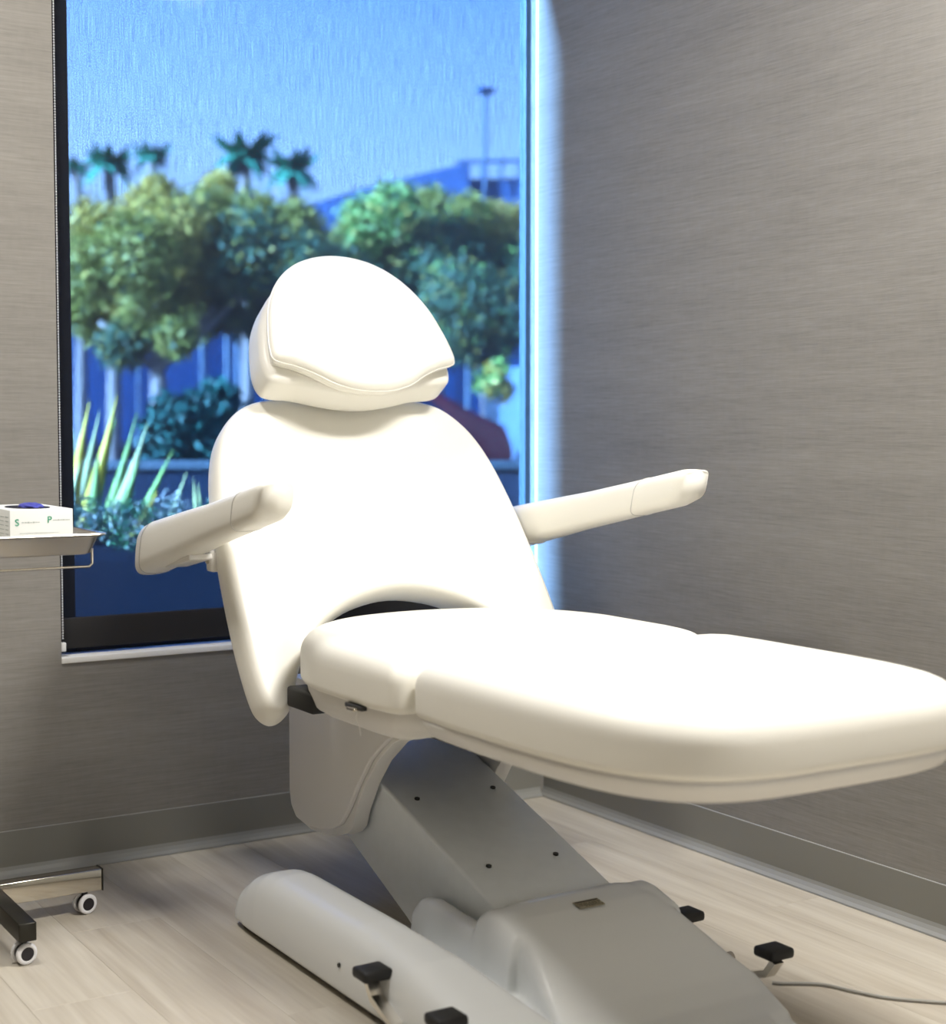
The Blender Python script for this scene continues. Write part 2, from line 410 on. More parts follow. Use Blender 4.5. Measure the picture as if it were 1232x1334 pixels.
tube_bm(bm, [fh(p.x, p.y, -.021) for p in hloop]+[fh(hloop[0].x, hloop[0].y, -.021)], .0019, 6, False)
link('piping', bmmesh(bm), VINYL, head, smooth=True)
for s in (-1, 1):
    cyl('headrest_post', fh(s*.07, .10, -.12), fr(s*.07, .40, -.075), .008, CHROME, chair)

# armrests
for s in (-1, 1):
    xa = XC+s*.418
    P = [(-.175, .716, .036, .044), (-.20, .722, .044, .051), (-.27, .737, .045, .051), (-.45, .773, .042, .045), (-.62, .805, .040, .038), (-.80, .840, .039, .035), (-.905, .860, .038, .034), (-.935, .866, .032, .028)]
    fy = (lambda y: -.245+(y+.175)*.83) if s < 0 else (lambda y: -.19+(y+.175)*1.10)
    SA = .212 if s < 0 else .190
    P = [(fy(y), .716+(-.175-fy(y))*SA, rw, rh*1.13) for y, z, rw, rh in P]
    bm = bmesh.new(); rings = []; n = 28
    for y, z, rw, rh in P:
        ring = []
        for k in range(n):
            a = 2*PI*k/n; c_, s_ = math.cos(a), math.sin(a)
            ring.append(bm.verts.new((xa+rw*math.copysign(abs(c_)**.62, c_), y-.02*s_*rh/.04, z+rh*math.copysign(abs(s_)**.62, s_))))
        rings.append(ring)
    for a, b in zip(rings, rings[1:]):
        for k in range(n): bm.faces.new((a[k], a[(k+1) % n], b[(k+1) % n], b[k]))
    bm.faces.new(rings[0]); bm.faces.new(rings[-1])
    arm = link('armrest', bmmesh(bm), VINYL, chair, smooth=True)
    for yy, zz, rw, rh in ((fy(-.80), .716+(-.175-fy(-.80))*SA, .0394, .0400), (fy(-.235), .716+(-.175-fy(-.235))*SA, .0455, .0580)):
        bm = bmesh.new(); pts = []
        for k in range(29):
            a = 2*PI*k/28; c_, s_ = math.cos(a), math.sin(a)
            pts.append((xa+rw*math.copysign(abs(c_)**.62, c_), yy-.02*s_*rh/.04, zz+rh*math.copysign(abs(s_)**.62, s_)))
        tube_bm(bm, pts, .0009, 5, False); link('seam', bmmesh(bm), VINYL2, arm, smooth=True)
    br = box('armrest_bracket', (XC+s*.352, -.455, .722), (.05, .030, .045), SHELL, chair, .006)
    box('armrest_mount', (xa-s*.012, -.42, .721), (.05, .14, .012), SHELL, chair, .003, rot=Matrix.Rotation(math.radians(-10.7), 3, 'X'))
    cyl('bracket_bolt', (XC+s*.376, -.455, .722), (XC+s*.381, -.455, .722), .006, CHROME, br, 12)

# seat and leg cushions
def superhalf(a, b, n, yc, sgn, N=26):
    pts = []
    for k in range(N+1):
        t = PI*k/N; c_, s_ = math.cos(t), math.sin(t)
        pts.append((a*math.copysign(abs(c_)**(2/n), c_), yc+sgn*b*abs(s_)**(2/n)))
    return pts
fz = lambda z0: (lambda u, v, w: Vector((XC+u, v, z0+w)))
YS = -1.175                                          # the joint between the two cushions
seat_back = superhalf(.352, .355, 2.15, -.925, +1, 30)      # from +x to -x round the back
seat_out = [(.345, YS+.03), (.351, YS+.08)] + seat_back[1:-1] + [(-.351, YS+.08), (-.345, YS+.03), (-.338, YS+.006), (-.318, YS+.001), (0, YS), (.318, YS+.001), (.338, YS+.006)]
seat_out = [Vector(p) for p in seat_out]
prof_seat = roundprof(.098, .046, 8, rb=.016)
link('seat_cushion', pillow(seat_out, prof_seat, fz(.514), crown=.006, centre=(0, -.90), ext=(0, -.872, .351, .303)), VINYL, chair, smooth=True)
LS = .012
leg_front = [(x_+LS, y_) for x_, y_ in superhalf(.340, .55, 3.9, -1.30, -1, 48)[::-1] if x_ <= 0] + [(x_+LS, y_) for x_, y_ in superhalf(.352, .55, 5.0, -1.30, -1, 48)[::-1] if x_ > 0]   # from -x to +x round the foot
leg_out = [Vector((p[0], p[1])) for p in ([(-.30+LS, YS-.001), (-.322+LS, YS-.006), (-.336+LS, YS-.03)] + leg_front + [(.346+LS, YS-.03), (.322+LS, YS-.006), (.30+LS, YS-.001), (LS, YS-.001)])]
link('leg_cushion', pillow(leg_out, roundprof(.100, .050, 8, rb=.016), fz(.514), crown=.006, centre=(LS, -1.50), ext=(LS, -1.505, .34, .330)), VINYL, chair, smooth=True)
# trays under the cushions
link('seat_shell', pillow(seat_out, [(.055, -.052), (.040, -.050), (.026, -.042), (.016, -.018), (.012, 0), (.014, .003)], fz(.514), ext=(0, -.872, .351, .303)), SHELL, chair, smooth=True)
link('leg_shell', pillow(leg_out, [(.060, -.036), (.036, -.034), (.022, -.027), (.012, -.010), (.007, 0), (.012, .004)], fz(.514), ext=(LS, -1.505, .34, .330)), SHELL, chair, smooth=True)
for s in (-1, 1):
    box('hinge_block', (XC+s*.300, -.76, .478), (.045, .11, .04), RUBBER, chair, .006)
# release latch on the near side of the seat, under the cushion
lat = box('release_latch', (XC-.345, -1.035, .5115), (.012, .062, .008), mat('latch_recess', (.03, .03, .03), .5), chair, .002)
box('latch_lever', (XC-.353, -1.04, .509), (.012, .030, .006), CHROME, lat, .002)
tube('loose_thread', [(XC-.338, -1.03, .508), (XC-.342, -1.03, .49), (XC-.338, -1.035, .475), (XC-.341, -1.045, .462)], .0009, WHITEP, chair, 5)

# carriage under the seat: body and side plates
def extrude_yz(name, prof, x0, x1, m, parent, bev=.006, seg=3, cat_=4):
    pts = prof
    bm = bmesh.new()
    a = [bm.verts.new((x0, y, z)) for y, z in pts]; b = [bm.verts.new((x1, y, z)) for y, z in pts]
    n = len(pts)
    for k in range(n): bm.faces.new((a[k], a[(k+1) % n], b[(k+1) % n], b[k]))
    fa = bm.faces.new(a[::-1]); fb = bm.faces.new(b)
    bmesh.ops.recalc_face_normals(bm, faces=bm.faces)
    if bev:
        es = list(fa.edges)+list(fb.edges)
        bmesh.ops.bevel(bm, geom=es, offset=bev, segments=seg, profile=.5, affect='EDGES', clamp_overlap=True)
    return sharp(link(name, bmmesh(bm), m, parent), 38)
def smoothprof(pts, n=4): return [(p.x, p.y) for p in catmull(pts, n)]
cb = [(-.425, .468), (-.425, .40), (-.425, .30), (-.425, .215), (-.432, .18), (-.455, .158), (-.50, .150), (-.57, .156), (-.635, .168), (-.668, .180), (-.688, .196), (-.702, .230), (-.740, .290), (-.792, .348), (-.855, .395), (-.94, .432), (-1.03, .456), (-1.10, .466), (-1.12, .47), (-.80, .47)]
for s in (-1, 1):
    extrude_yz('carriage_side', cb, XC+s*.138, XC+s*.172, SHELL, chair, .006)
box2('carriage_back', (XC-.138, -.440, .18), (XC+.138, -.428, .468), SHELL, chair)
cp = [(-.420, .468), (-.420, .40), (-.420, .30), (-.420, .22), (-.428, .190), (-.452, .168), (-.50, .161), (-.565, .167), (-.620, .180), (-.655, .196), (-.685, .228), (-.735, .296), (-.785, .352), (-.85, .401), (-.935, .440), (-1.03, .462), (-1.09, .469)]
for s in (-1, 1):
    pl = extrude_yz('carriage_side_plate', cp, XC+s*.172, XC+s*.184, SHELL, chair, .004)
box('carriage_bolt', (XC-.16, -.416, .235), (.012, .018, .014), SCREW, chair, .003)

# lifting arm
def zt(y): return .533+.333*y
AX = .130
arm_prof = [(-.52, zt(-.52)), (-1.26, zt(-1.26)), (-1.26, .03), (-.90, .022), (-.86, .030), (-.83, .045), (-.45, .205), (-.45, .36)]
la = extrude_yz('lift_arm', arm_prof, XC-AX, XC+AX, METALP, chair, .007)
for u, y in ((-.088, -.80), (.088, -.80), (-.072, -1.035), (.078, -1.035)):
    cyl('screw', (XC+u, y, zt(y)-.002), (XC+u, y-.001, zt(y)+.0025), .0055, SCREW, la, 10)
box('cavity_shade', (XC, -.80, .437), (.262, .50, .05), RUBBER, chair, .006)  # black block stands in for the shade in the cavity under the seat

# base: beams, plate and hump blended to one moulded cover
bm = bmesh.new()
def loft_y(bm, secs, n=24, ex=.5):
    """secs: (y, xc, halfwidth, ztop, zbot); closed super-elliptic tops"""
    rings = []
    for y, xc, hw, zt_, zb in secs:
        r = []
        for k in range(n+1):
            a = PI*k/n; c_, s_ = math.cos(a), math.sin(a)
            r.append(bm.verts.new((xc+hw*math.copysign(abs(c_)**ex, c_), y, zb+(zt_-zb)*abs(s_)**ex)))
        rings.append(r)
    for a, b in zip(rings, rings[1:]):
        for k in range(n): bm.faces.new((a[k], a[k+1], b[k+1], b[k]))
        bm.faces.new((a[0], b[0], b[n], a[n]))
    bm.faces.new(rings[0]); bm.faces.new(rings[-1][::-1])
ZB = .012
for s in (-1, 1):
    if s < 0:
        loft_y(bm, [(-.553, XC+s*.312, .052, .040, ZB), (-.560, XC+s*.312, .060, .062, ZB), (-.580, XC+s*.312, .064, .085, ZB), (-.62, XC+s*.312, .066, .112, ZB), (-.67, XC+s*.312, .068, .128, ZB), (-.72, XC+s*.312, .068, .133, ZB),
                (-1.05, XC+s*.312, .068, .133, ZB), (-1.25, XC+s*.306, .074, .122, ZB), (-1.42, XC+s*.295, .082, .090, ZB), (-1.55, XC+s*.27, .090, .055, ZB), (-1.62, XC+s*.24, .07, .035, ZB)], ex=.62)
    else:
        loft_y(bm, [(-1.02, XC+.16, .05, .04, ZB), (-1.08, XC+.17, .065, .050, ZB), (-1.25, XC+.150, .070, .055, ZB), (-1.42, XC+.138, .068, .055, ZB), (-1.52, XC+.115, .062, .050, ZB), (-1.60, XC+.12, .05, .035, ZB)], ex=.5)
    # fender beside the arm
    loft_y(bm, [(-.915, XC+s*.155, .018, .05, ZB), (-.925, XC+s*.155, .020, .095, ZB), (-.950, XC+s*.155, .021, .122, ZB), (-.99, XC+s*.156, .022, .130, ZB), (-1.05, XC+s*.157, .023, .126, ZB), (-1.152, XC+s*.160, .026, .122, ZB),
                (-1.165, XC+s*.158, .028, .150, ZB), (-1.185, XC+s*.150, .034, .166, ZB), (-1.22, XC+s*.14, .045, .166, ZB), (-1.28, XC+s*.13, .06, .148, ZB)], ex=.4)
# plate between
def plate(pts, z1):
    a = [bm.verts.new((x_, y_, ZB)) for x_, y_ in pts]; b = [bm.verts.new((x_, y_, z1)) for x_, y_ in pts]
    n = len(pts)
    for k in range(n): bm.faces.new((a[k], a[(k+1) % n], b[(k+1) % n], b[k]))
    bm.faces.new(a[::-1]); bm.faces.new(b)
pl_pts = [(XC-.30, -.965), (XC-.30, -1.50), (XC-.24, -1.60), (XC-.12, -1.635), (XC+.04, -1.635), (XC+.11, -1.60), (XC+.165, -1.50), (XC+.19, -1.06), (XC+.10, -.965)]
plate(pl_pts, .046)
# hump over the foot of the arm
loft_y(bm, [(-1.172, XC, .152, .166, ZB), (-1.20, XC, .158, .171, ZB), (-1.25, XC, .165, .163, ZB), (-1.30, XC, .174, .146, ZB), (-1.35, XC, .185, .122, ZB), (-1.40, XC, .198, .094, ZB), (-1.45, XC, .212, .070, ZB), (-1.50, XC-.01, .21, .054, ZB), (-1.56, XC-.02, .20, .046, ZB), (-1.62, XC-.04, .17, .03, ZB)], ex=.22)
bmesh.ops.recalc_face_normals(bm, faces=bm.faces)
basec = link('base_cover', bmmesh(bm), BASEP, chair)
rm = basec.modifiers.new('blend', 'REMESH'); rm.mode = 'VOXEL'; rm.voxel_size = .0045; rm.use_smooth_shade = True
sm = basec.modifiers.new('soften', 'SMOOTH'); sm.factor = .6; sm.iterations = 9
plint = bmesh.new()
box_bm(plint, (XC-.31, -1.06, .008), (.11, .95, .016), .004)
box_bm(plint, (XC-.07, -1.3, .008), (.38, .50, .016), .004)
link('plinth', bmmesh(plint), RUBBER, chair)
# rating plate on the hump
th = math.atan2(.163-.146, .05)
lb = box('rating_label', (XC-.002, -1.250, .1655), (.052, .024, .0012), mat('label_tan', (.34, .30, .20), .5), chair, rot=Matrix.Rotation(math.radians(10), 3, 'X'))
bm = bmesh.new()
for k, (v0, hh) in enumerate(((.008, .0042), (.0015, .0024), (-.0035, .0024), (-.008, .0018))):
    u = -.024 if k < 3 else -.012
    while u < .022:
        w_ = random.uniform(.002, .005)
        if k == 0: w_ = .0055
        box_bm(bm, (u+w_/2, v0, .0008), (w_, hh, .0004)); u += w_+(.0005 if k == 0 else random.uniform(.001, .003))
bmesh.ops.rotate(bm, cent=(0, 0, 0), matrix=Matrix.Rotation(math.radians(10), 3, 'X'), verts=bm.verts)
bmesh.ops.translate(bm, vec=(XC-.002, -1.250, .1655), verts=bm.verts)
link('printed_text', bmmesh(bm), mat('label_ink', (.05, .045, .03), .6), lb, kind='stuff')
cyl('base_screw', (XC-.374, -1.035, .062), (XC-.3815, -1.035, .062), .004, SCREW, chair, 10)

# foot pedals, a rocking pair each side
for s in (-1, 1):
    xp = XC-.390 if s < 0 else XC+.262
    pb = thing('pedal_bracket', '', ''); del pb['label']; del pb['category']; pb.parent = chair; pb.location = (0, 0, 0)
    pb.location = Vector((xp, -1.29, .06))-chair.location
    for t_ in (-1, 1):
        yp = -1.298+t_*.118 if s < 0 else -1.312+t_*.118; dz = 0 if s < 0 else -.012
        bm = bmesh.new(); box_bm(bm, (xp+s*.002, yp, .096+dz), (.054, .050, .019), .006, seg=2)
        sharp(link('pedal_pad', bmmesh(bm), RUBBER, pb), 50)
        bm = bmesh.new()
        P = [(yp+t_*.004, .084), (yp-t_*.012, .062), (yp-t_*.080, .036), (yp-t_*.080, .028), (yp-t_*.006, .050), (yp+t_*.016, .080)]
        a = [bm.verts.new((xp-.011, y, z+dz)) for y, z in P]; b = [bm.verts.new((xp+.011, y, z+dz)) for y, z in P]
        for k in range(6): bm.faces.new((a[k], a[(k+1) % 6], b[(k+1) % 6], b[k]))
        bm.faces.new(a[::-1]); bm.faces.new(b)
        link('pedal_arm', bmmesh(bm), STEEL, pb)
    cyl('pivot', (xp-s*.06, -1.305, .034), (xp+s*.016, -1.305, .034), .011, CHROME, pb, 16)

# ------------------------------------------------------------------ power cord
cp_ = []
def gp(px, py, z=.004):
    d = RIGHT*((px-CX)/FPX)+UP*(-(py-CY)/FPX)+FWD; t_ = (z-CAM.z)/d.z; return CAM+d*t_
cpts = [gp(1006, 1280), gp(1020, 1281), gp(1045, 1281), gp(1075, 1283), gp(1110, 1291), gp(1150, 1299), gp(1190, 1303), gp(1232, 1306), gp(1290, 1307)]
cc = catmull([tuple(p) for p in cpts], 5, False)
bm = bmesh.new(); tube_bm(bm, cc, .0028, 8); tag(link('power_cord', bmmesh(bm), mat('cord_grey', (.33, .32, .29), .5), smooth=True), 'grey power cord running over the floor from the chair base', 'cord')

# ------------------------------------------------------------------ instrument stand with tray
st = thing('tray_stand', 'chrome wheeled tray stand beside the window at the left edge', 'stand', (-1.60, -.42, 0))
tx0, tx1, ty0, ty1, tz = -1.95, -1.388, -.565, -.225, .793
v = []; f = []
def rrect(x0, x1, y0, y1, r, z, n=5):
    out_ = []
    for (cx_, cy_, a0) in ((x1-r, y1-r, 0), (x0+r, y1-r, 90), (x0+r, y0+r, 180), (x1-r, y0+r, 270)):
        for k in range(n+1):
            a = math.radians(a0+90*k/n); out_.append((cx_+r*math.cos(a), cy_+r*math.sin(a), z))
    return out_
def insetr(d, z, r): return rrect(tx0+d, tx1-d, ty0+d, ty1-d, r, z)
rings = [insetr(.004, tz-.0035, .02), insetr(0, tz-.001, .022), insetr(.0015, tz+.0015, .021), insetr(.010, tz+.0005, .018), insetr(.016, tz-.004, .016), insetr(.024, tz-.018, .014), insetr(.028, tz-.020, .012)]
rings_b = [insetr(.034, tz-.040, .012), insetr(.026, tz-.037, .016), insetr(.014, tz-.007, .02)]
bm = bmesh.new(); rr = [[bm.verts.new(p) for p in r] for r in rings_b+rings]
n = len(rr[0])
for a, b in zip(rr, rr[1:]):
    for k in range(n): bm.faces.new((a[k], a[(k+1) % n], b[(k+1) % n], b[k]))
bm.faces.new(rr[0][::-1]); bm.faces.new(rr[-1])
tray = sharp(link('tray', bmmesh(bm), STEEL, st), 50)
zr = .728; k_ = .004
rail = [(tx0+.05, ty0+.05, tz-.024), (tx0+.05, ty0+.05, zr)]
bm = bmesh.new()
tube_bm(bm, [(-1.95, -.512, zr), (-1.412, -.512, zr), (-1.406, -.512, zr+.006), (-1.406, -.512, tz-.03)], .0026, 8)
sharp(link('support_rail', bmmesh(bm), CHROME, st), 50)
tube('pole', [(-1.70, -.30, .06), (-1.70, -.30, .735)], .012, CHROME, st, 16)
box2('pole_cross_bar', (-1.9, -.306, zr+.006), (-1.50, -.294, zr+.024), CHROME, st, .001)
box2('base_bar', (-2.0, -.345, .046), (-1.340, -.312, .090), CHROME, st, .002)
box2('base_end_cap', (-1.3405, -.346, .045), (-1.3375, -.311, .091), DARKST, st, .001)
box2('base_leg', (-1.578, -.588, .048), (-1.545, -.345, .083), DARKST, st, .002)
box2('base_leg', (-1.95, -.588, .048), (-1.917, -.345, .083), DARKST, st, .002)
TYRE = mat('white_tyre', (.80, .80, .82), .5); HUB = mat('black_hub', (.015, .013, .018), .4)
def caster(x, y, ang):
    c = thing('caster', '', ''); del c['label']; del c['category']; c.parent = st; c.location = Vector((x, y, .04))-st.location
    R_ = Matrix.Rotation(ang, 3, 'Z'); O = Vector((x, y, 0))
    ax = R_ @ Vector((1, 0, 0)); fw = R_ @ Vector((0, 1, 0))
    W = O+fw*.0+Vector((0, 0, .0205))
    for s in (-1, 1):
        bm = bmesh.new(); prof = [(.0075, .0135), (.0075, .0185), (.0085, .0205), (.0125, .0205), (.0145, .0185), (.0150, .0130), (.0140, .0125)]
        n = 28; rg = []
        for d, r in prof:
            rg.append([bm.verts.new(W+ax*(s*d)+(fw*math.cos(2*PI*k/n)+Vector((0, 0, 1))*math.sin(2*PI*k/n))*r) for k in range(n)])
        for a, b in zip(rg, rg[1:]+rg[:1]):
            for k in range(n): bm.faces.new((a[k], a[(k+1) % n], b[(k+1) % n], b[k]))
        link('tyre', bmmesh(bm), TYRE, c, smooth=True)
        cyl('hub', W+ax*(s*.006), W+ax*(s*.0146), .0132, HUB, c, 24)
    bm = bmesh.new()
    cyl_bm(bm, W-ax*.0062, W+ax*.0062, .0155, 20); cyl_bm(bm, O+Vector((0, 0, .03)), O+Vector((0, 0, .049)), .006, 14)
    sharp(link('fork', bmmesh(bm), HUB, c), 40)
for x_, y_, a_ in ((-1.5615, -.56, -1.38), (-1.372, -.33, -1.35), (-1.93, -.56, .3), (-1.985, -.33, .1)): caster(x_, y_, a_)

# box of gloves on the tray
gb = thing('glove_box', 'white cardboard glove box with green letters and blue gloves on the tray', 'box', (-1.49, -.44, tz-.02))
gx0, gx1, gy0, gy1, gz0, gz1 = -1.552, -1.432, -.480, -.265, tz-.0195, tz+.045
box2('carton', (gx0, gy0, gz0), (gx1, gy1, gz1), CARD, gb, .001)
def disc(cx_, cy_, rx, ry, z, h, m, name, parent, n=28):
    bm = bmesh.new(); a = [bm.verts.new((cx_+rx*math.cos(2*PI*k/n), cy_+ry*math.sin(2*PI*k/n), z)) for k in range(n)]
    b = [bm.verts.new((cx_+rx*math.cos(2*PI*k/n), cy_+ry*math.sin(2*PI*k/n), z+h)) for k in range(n)]
    for k in range(n): bm.faces.new((a[k], a[(k+1) % n], b[(k+1) % n], b[k]))
    bm.faces.new(a[::-1]); bm.faces.new(b); return link(name, bmmesh(bm), m, parent)
disc(-1.492, -.385, .040, .070, gz1-.001, .0015, mat('opening_dark', (.01, .01, .02), .7), 'opening', gb)
bm = bmesh.new(); bmesh.ops.create_icosphere(bm, subdivisions=4, radius=1)
for v_ in bm.verts:
    k = 1+.18*noise.noise(v_.co*2.2)
    v_.co = Vector((-1.486+v_.co.x*.022*k, -.39+v_.co.y*.045*k, gz1+.001+v_.co.z*.008*k))
gl = link('glove', bmmesh(bm), mat('blue_nitrile', (.06, .07, .42), .45), gb, smooth=True); gl['label'] = 'blue folded glove'
def text(name, s, size, loc, rot, m, parent, sx_=1.0):
    c = bpy.data.curves.new('t', 'FONT'); c.body = s; c.size = size; c.extrude = .0003
    o = bpy.data.objects.new('t', c); COL.objects.link(o); dg = bpy.context.evaluated_depsgraph_get()
    me = bpy.data.meshes.new_from_object(o.evaluated_get(dg)); bpy.data.objects.remove(o)
    me.transform(Matrix.Translation(loc) @ rot @ Matrix.Diagonal((sx_, 1, 1, 1)))
    me.materials.clear()
    return link(name, me, m, parent)
RF = Matrix.Rotation(PI/2, 4, 'X')
GREEN = mat('green_ink', (.0, .30, .16), .5); GREY = mat('grey_ink', (.42, .46, .44), .6)
text('letter', 'S', .0185, (gx0+.009, gy0-.0004, gz1-.030), RF, GREEN, gb)
text('letter', 'P', .0185, (gx0+.070, gy0-.0004, gz1-.026), RF, GREEN, gb)
def lines(rows):
    bm = bmesh.new()
    for x0, x1, z, h in rows:
        x = x0
        while x < x1:
            w_ = random.uniform(.0015, .005); box_bm(bm, (x+w_/2, gy0-.0003, z), (w_, .0003, h*random.uniform(.6, 1.2))); x += w_+random.uniform(.0005, .0016)
    return bm
link('printed_text', bmmesh(lines([(gx0+.022, gx0+.056, gz1-.024, .0022), (gx0+.082, gx0+.112, gz1-.021, .0022), (gx0+.016, gx0+.108, gz0+.010, .0036), (gx0+.018, gx0+.09, gz0+.020, .0012)])), GREY, gb, kind='stuff')
bm = bmesh.new()
for r in range(6):
    box_bm(bm, (gx0-.0003, -.46+.0, gz1-.014-r*.008), (.0003, .02, .0016))
    box_bm(bm, (gx0-.0003, -.42, gz1-.014-r*.008), (.0003, .04, .0010))
link('side_text', bmmesh(bm), GREY, gb, kind='stuff')

# ------------------------------------------------------------------ outside the window
GZ = -0.05
grd = link('ground', mesh([(-60, .3, GZ), (90, .3, GZ), (90, 160, GZ), (-60, 160, GZ)], [(0, 1, 2, 3)]), mat('car_park_asphalt', (.02, .03, .05), 1.0, spec=0.0, vary=.1, bscale=2), kind='structure')
low = at(400, 600, 9.5)
def leafcloud(name, blobs, n, size, mats, parent, squash=1.0, seed=1, kind='stuff', normal_out=.4):
    rnd = random.Random(seed); v = []; f = []; mi = []
    tot = sum(b[1]**2 for b in blobs)
    for c, r, k in blobs:
        m_ = int(n*r*r/tot)
        for _ in range(m_):
            d = Vector((rnd.gauss(0, 1), rnd.gauss(0, 1), rnd.gauss(0, 1))).normalized()
            rr_ = r*(rnd.uniform(.55, 1)+.12*rnd.gauss(0, 1))
            p = Vector(c)+Vector((d.x*rr_, d.y*rr_, d.z*rr_*squash))
            nn = (d*normal_out+Vector((rnd.gauss(0, 1), rnd.gauss(0, 1), rnd.gauss(0, 1)))*.5+Vector((0, 0, .3))).normalized()
            a = nn.cross(Vector((rnd.gauss(0, 1), rnd.gauss(0, 1), rnd.gauss(0, 1)))).normalized(); b = nn.cross(a)
            s = size*rnd.uniform(.6, 1.3); i0 = len(v)
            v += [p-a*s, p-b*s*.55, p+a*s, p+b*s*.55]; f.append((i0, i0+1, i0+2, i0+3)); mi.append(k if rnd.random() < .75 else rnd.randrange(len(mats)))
    me = mesh(v, f)
    for m_ in mats: me.materials.append(m_)
    me.polygons.foreach_set('material_index', mi)
    o = link(name, me, None, parent); o['kind'] = kind; return o
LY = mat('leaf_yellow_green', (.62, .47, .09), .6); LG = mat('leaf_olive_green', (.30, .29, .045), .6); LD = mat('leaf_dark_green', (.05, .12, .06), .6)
LB = mat('leaf_fresh_green', (.22, .38, .08), .6); LT = mat('leaf_blue_green', (.03, .22, .13), .6); BARK = mat('bark', (.26, .22, .20), .8)
def px_r(n_, D): return n_*D/FPX

# left tree
DT = 17.0
t = thing('broadleaf_tree', 'yellow-green spreading tree behind the left half of the window', 'tree', (at(225, 560, DT).x, at(225, 560, DT).y, GZ))
blobs = []
rnd = random.Random(3)
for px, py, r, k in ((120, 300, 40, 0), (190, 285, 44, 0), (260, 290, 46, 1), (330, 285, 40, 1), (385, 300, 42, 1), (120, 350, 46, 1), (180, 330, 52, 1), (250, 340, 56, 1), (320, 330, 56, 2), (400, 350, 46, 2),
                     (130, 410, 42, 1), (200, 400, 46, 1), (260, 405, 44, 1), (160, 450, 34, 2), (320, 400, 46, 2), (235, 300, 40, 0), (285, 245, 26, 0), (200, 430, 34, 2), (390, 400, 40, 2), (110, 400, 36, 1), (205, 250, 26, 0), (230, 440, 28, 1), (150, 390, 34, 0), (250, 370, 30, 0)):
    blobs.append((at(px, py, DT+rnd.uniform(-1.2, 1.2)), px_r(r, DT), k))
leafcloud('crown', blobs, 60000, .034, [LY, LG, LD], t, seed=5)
bm = bmesh.new()
b0 = at(208, 560, DT); b0.z = GZ; f0 = at(208, 500, DT)
tube_bm(bm, [b0, at(206, 540, DT), f0, at(205, 480, DT)], [.11, .09, .08, .07], 10)
for e_ in ((130, 420), (185, 400), (245, 430), (280, 400), (320, 380)):
    tube_bm(bm, [at(205, 482, DT), at((205*.5+e_[0]*.5), (480+e_[1])*.5+4, DT), at(e_[0], e_[1], DT)], [.055, .045, .03], 8)
link('trunk', bmmesh(bm), BARK, t, smooth=True)
# right tree
DR = 25.0
t = thing('broadleaf_tree', 'dense dark green tree behind the right half of the window', 'tree', (at(570, 560, DR).x, at(570, 560, DR).y, GZ))
blobs = []
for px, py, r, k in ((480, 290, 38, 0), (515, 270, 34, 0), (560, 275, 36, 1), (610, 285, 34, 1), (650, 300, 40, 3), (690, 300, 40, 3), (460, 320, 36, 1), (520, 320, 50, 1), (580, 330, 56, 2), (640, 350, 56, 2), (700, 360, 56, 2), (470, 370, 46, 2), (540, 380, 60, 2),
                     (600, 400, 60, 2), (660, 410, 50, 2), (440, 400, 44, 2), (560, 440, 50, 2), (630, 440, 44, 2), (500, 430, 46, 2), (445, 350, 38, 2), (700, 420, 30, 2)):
    blobs.append((at(px, py, DR+rnd.uniform(-1.0, 1.2)), px_r(r, DR), k))
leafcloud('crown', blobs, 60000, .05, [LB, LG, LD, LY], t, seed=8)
bm = bmesh.new(); b0 = at(570, 560, DR); b0.z = GZ
tube_bm(bm, [b0, at(570, 500, DR), at(565, 440, DR)], [.14, .11, .09], 10); link('trunk', bmmesh(bm), BARK, t, smooth=True)

# palms beyond the trees
DP = 34.0
def frond(root, direc, L, droop, w):
    v = []; f = []; N = 9; side = direc.cross(Vector((0, 0, 1))).normalized()
    for k in range(N+1):
        s = k/N; p = root+direc*(L*s)+Vector((0, 0, L*(.45*s-droop*s*s)))
        ww = w*math.sin(PI*min(1, s*.85+.12))
        v += [p-side*ww-Vector((0, 0, ww*.5)), p, p+side*ww-Vector((0, 0, ww*.5))]
    for k in range(N):
        i0 = 3*k; f += [(i0, i0+3, i0+4, i0+1), (i0+1, i0+4, i0+5, i0+2)]
    return mesh(v, f)
spots = ((142, 210, 34, 'second palm from the left window frame, beyond the yellow-green tree'), (198, 200, 26, 'small palm between two bigger ones beyond the yellow-green tree'), (318, 200, 42, 'middle palm with the tallest crown beyond the trees'), (382, 216, 36, 'palm beyond the trees just left of the sloping roof'), (100, 215, 20, 'leftmost palm, half hidden at the left window frame'))
for px, py, r, lab in spots:
    DP = {142: 34.0, 198: 38.0, 318: 33.0, 382: 39.0, 100: 43.0}[px]; top = at(px, py+4, DP)
    p = thing('palm_tree', lab, 'palm', (top.x, top.y, GZ), 'palms beyond the trees')
    tube('trunk', [(top.x, top.y, GZ), (top.x+.1, top.y, top.z*.5), top], [.18, .15, .13], BARK, p, 8)
    R_ = px_r(r, DP)*1.05; rr_ = random.Random(px)
    for k in range(34):
        a = 2*PI*k/34*3+rr_.uniform(-.15, .15)
        link('frond', frond(top, Vector((math.cos(a), math.sin(a), 0)), R_*rr_.uniform(.8, 1.1), rr_.choice((-.15, .2, .5, .9, 1.3)), R_*.24), LT, p)

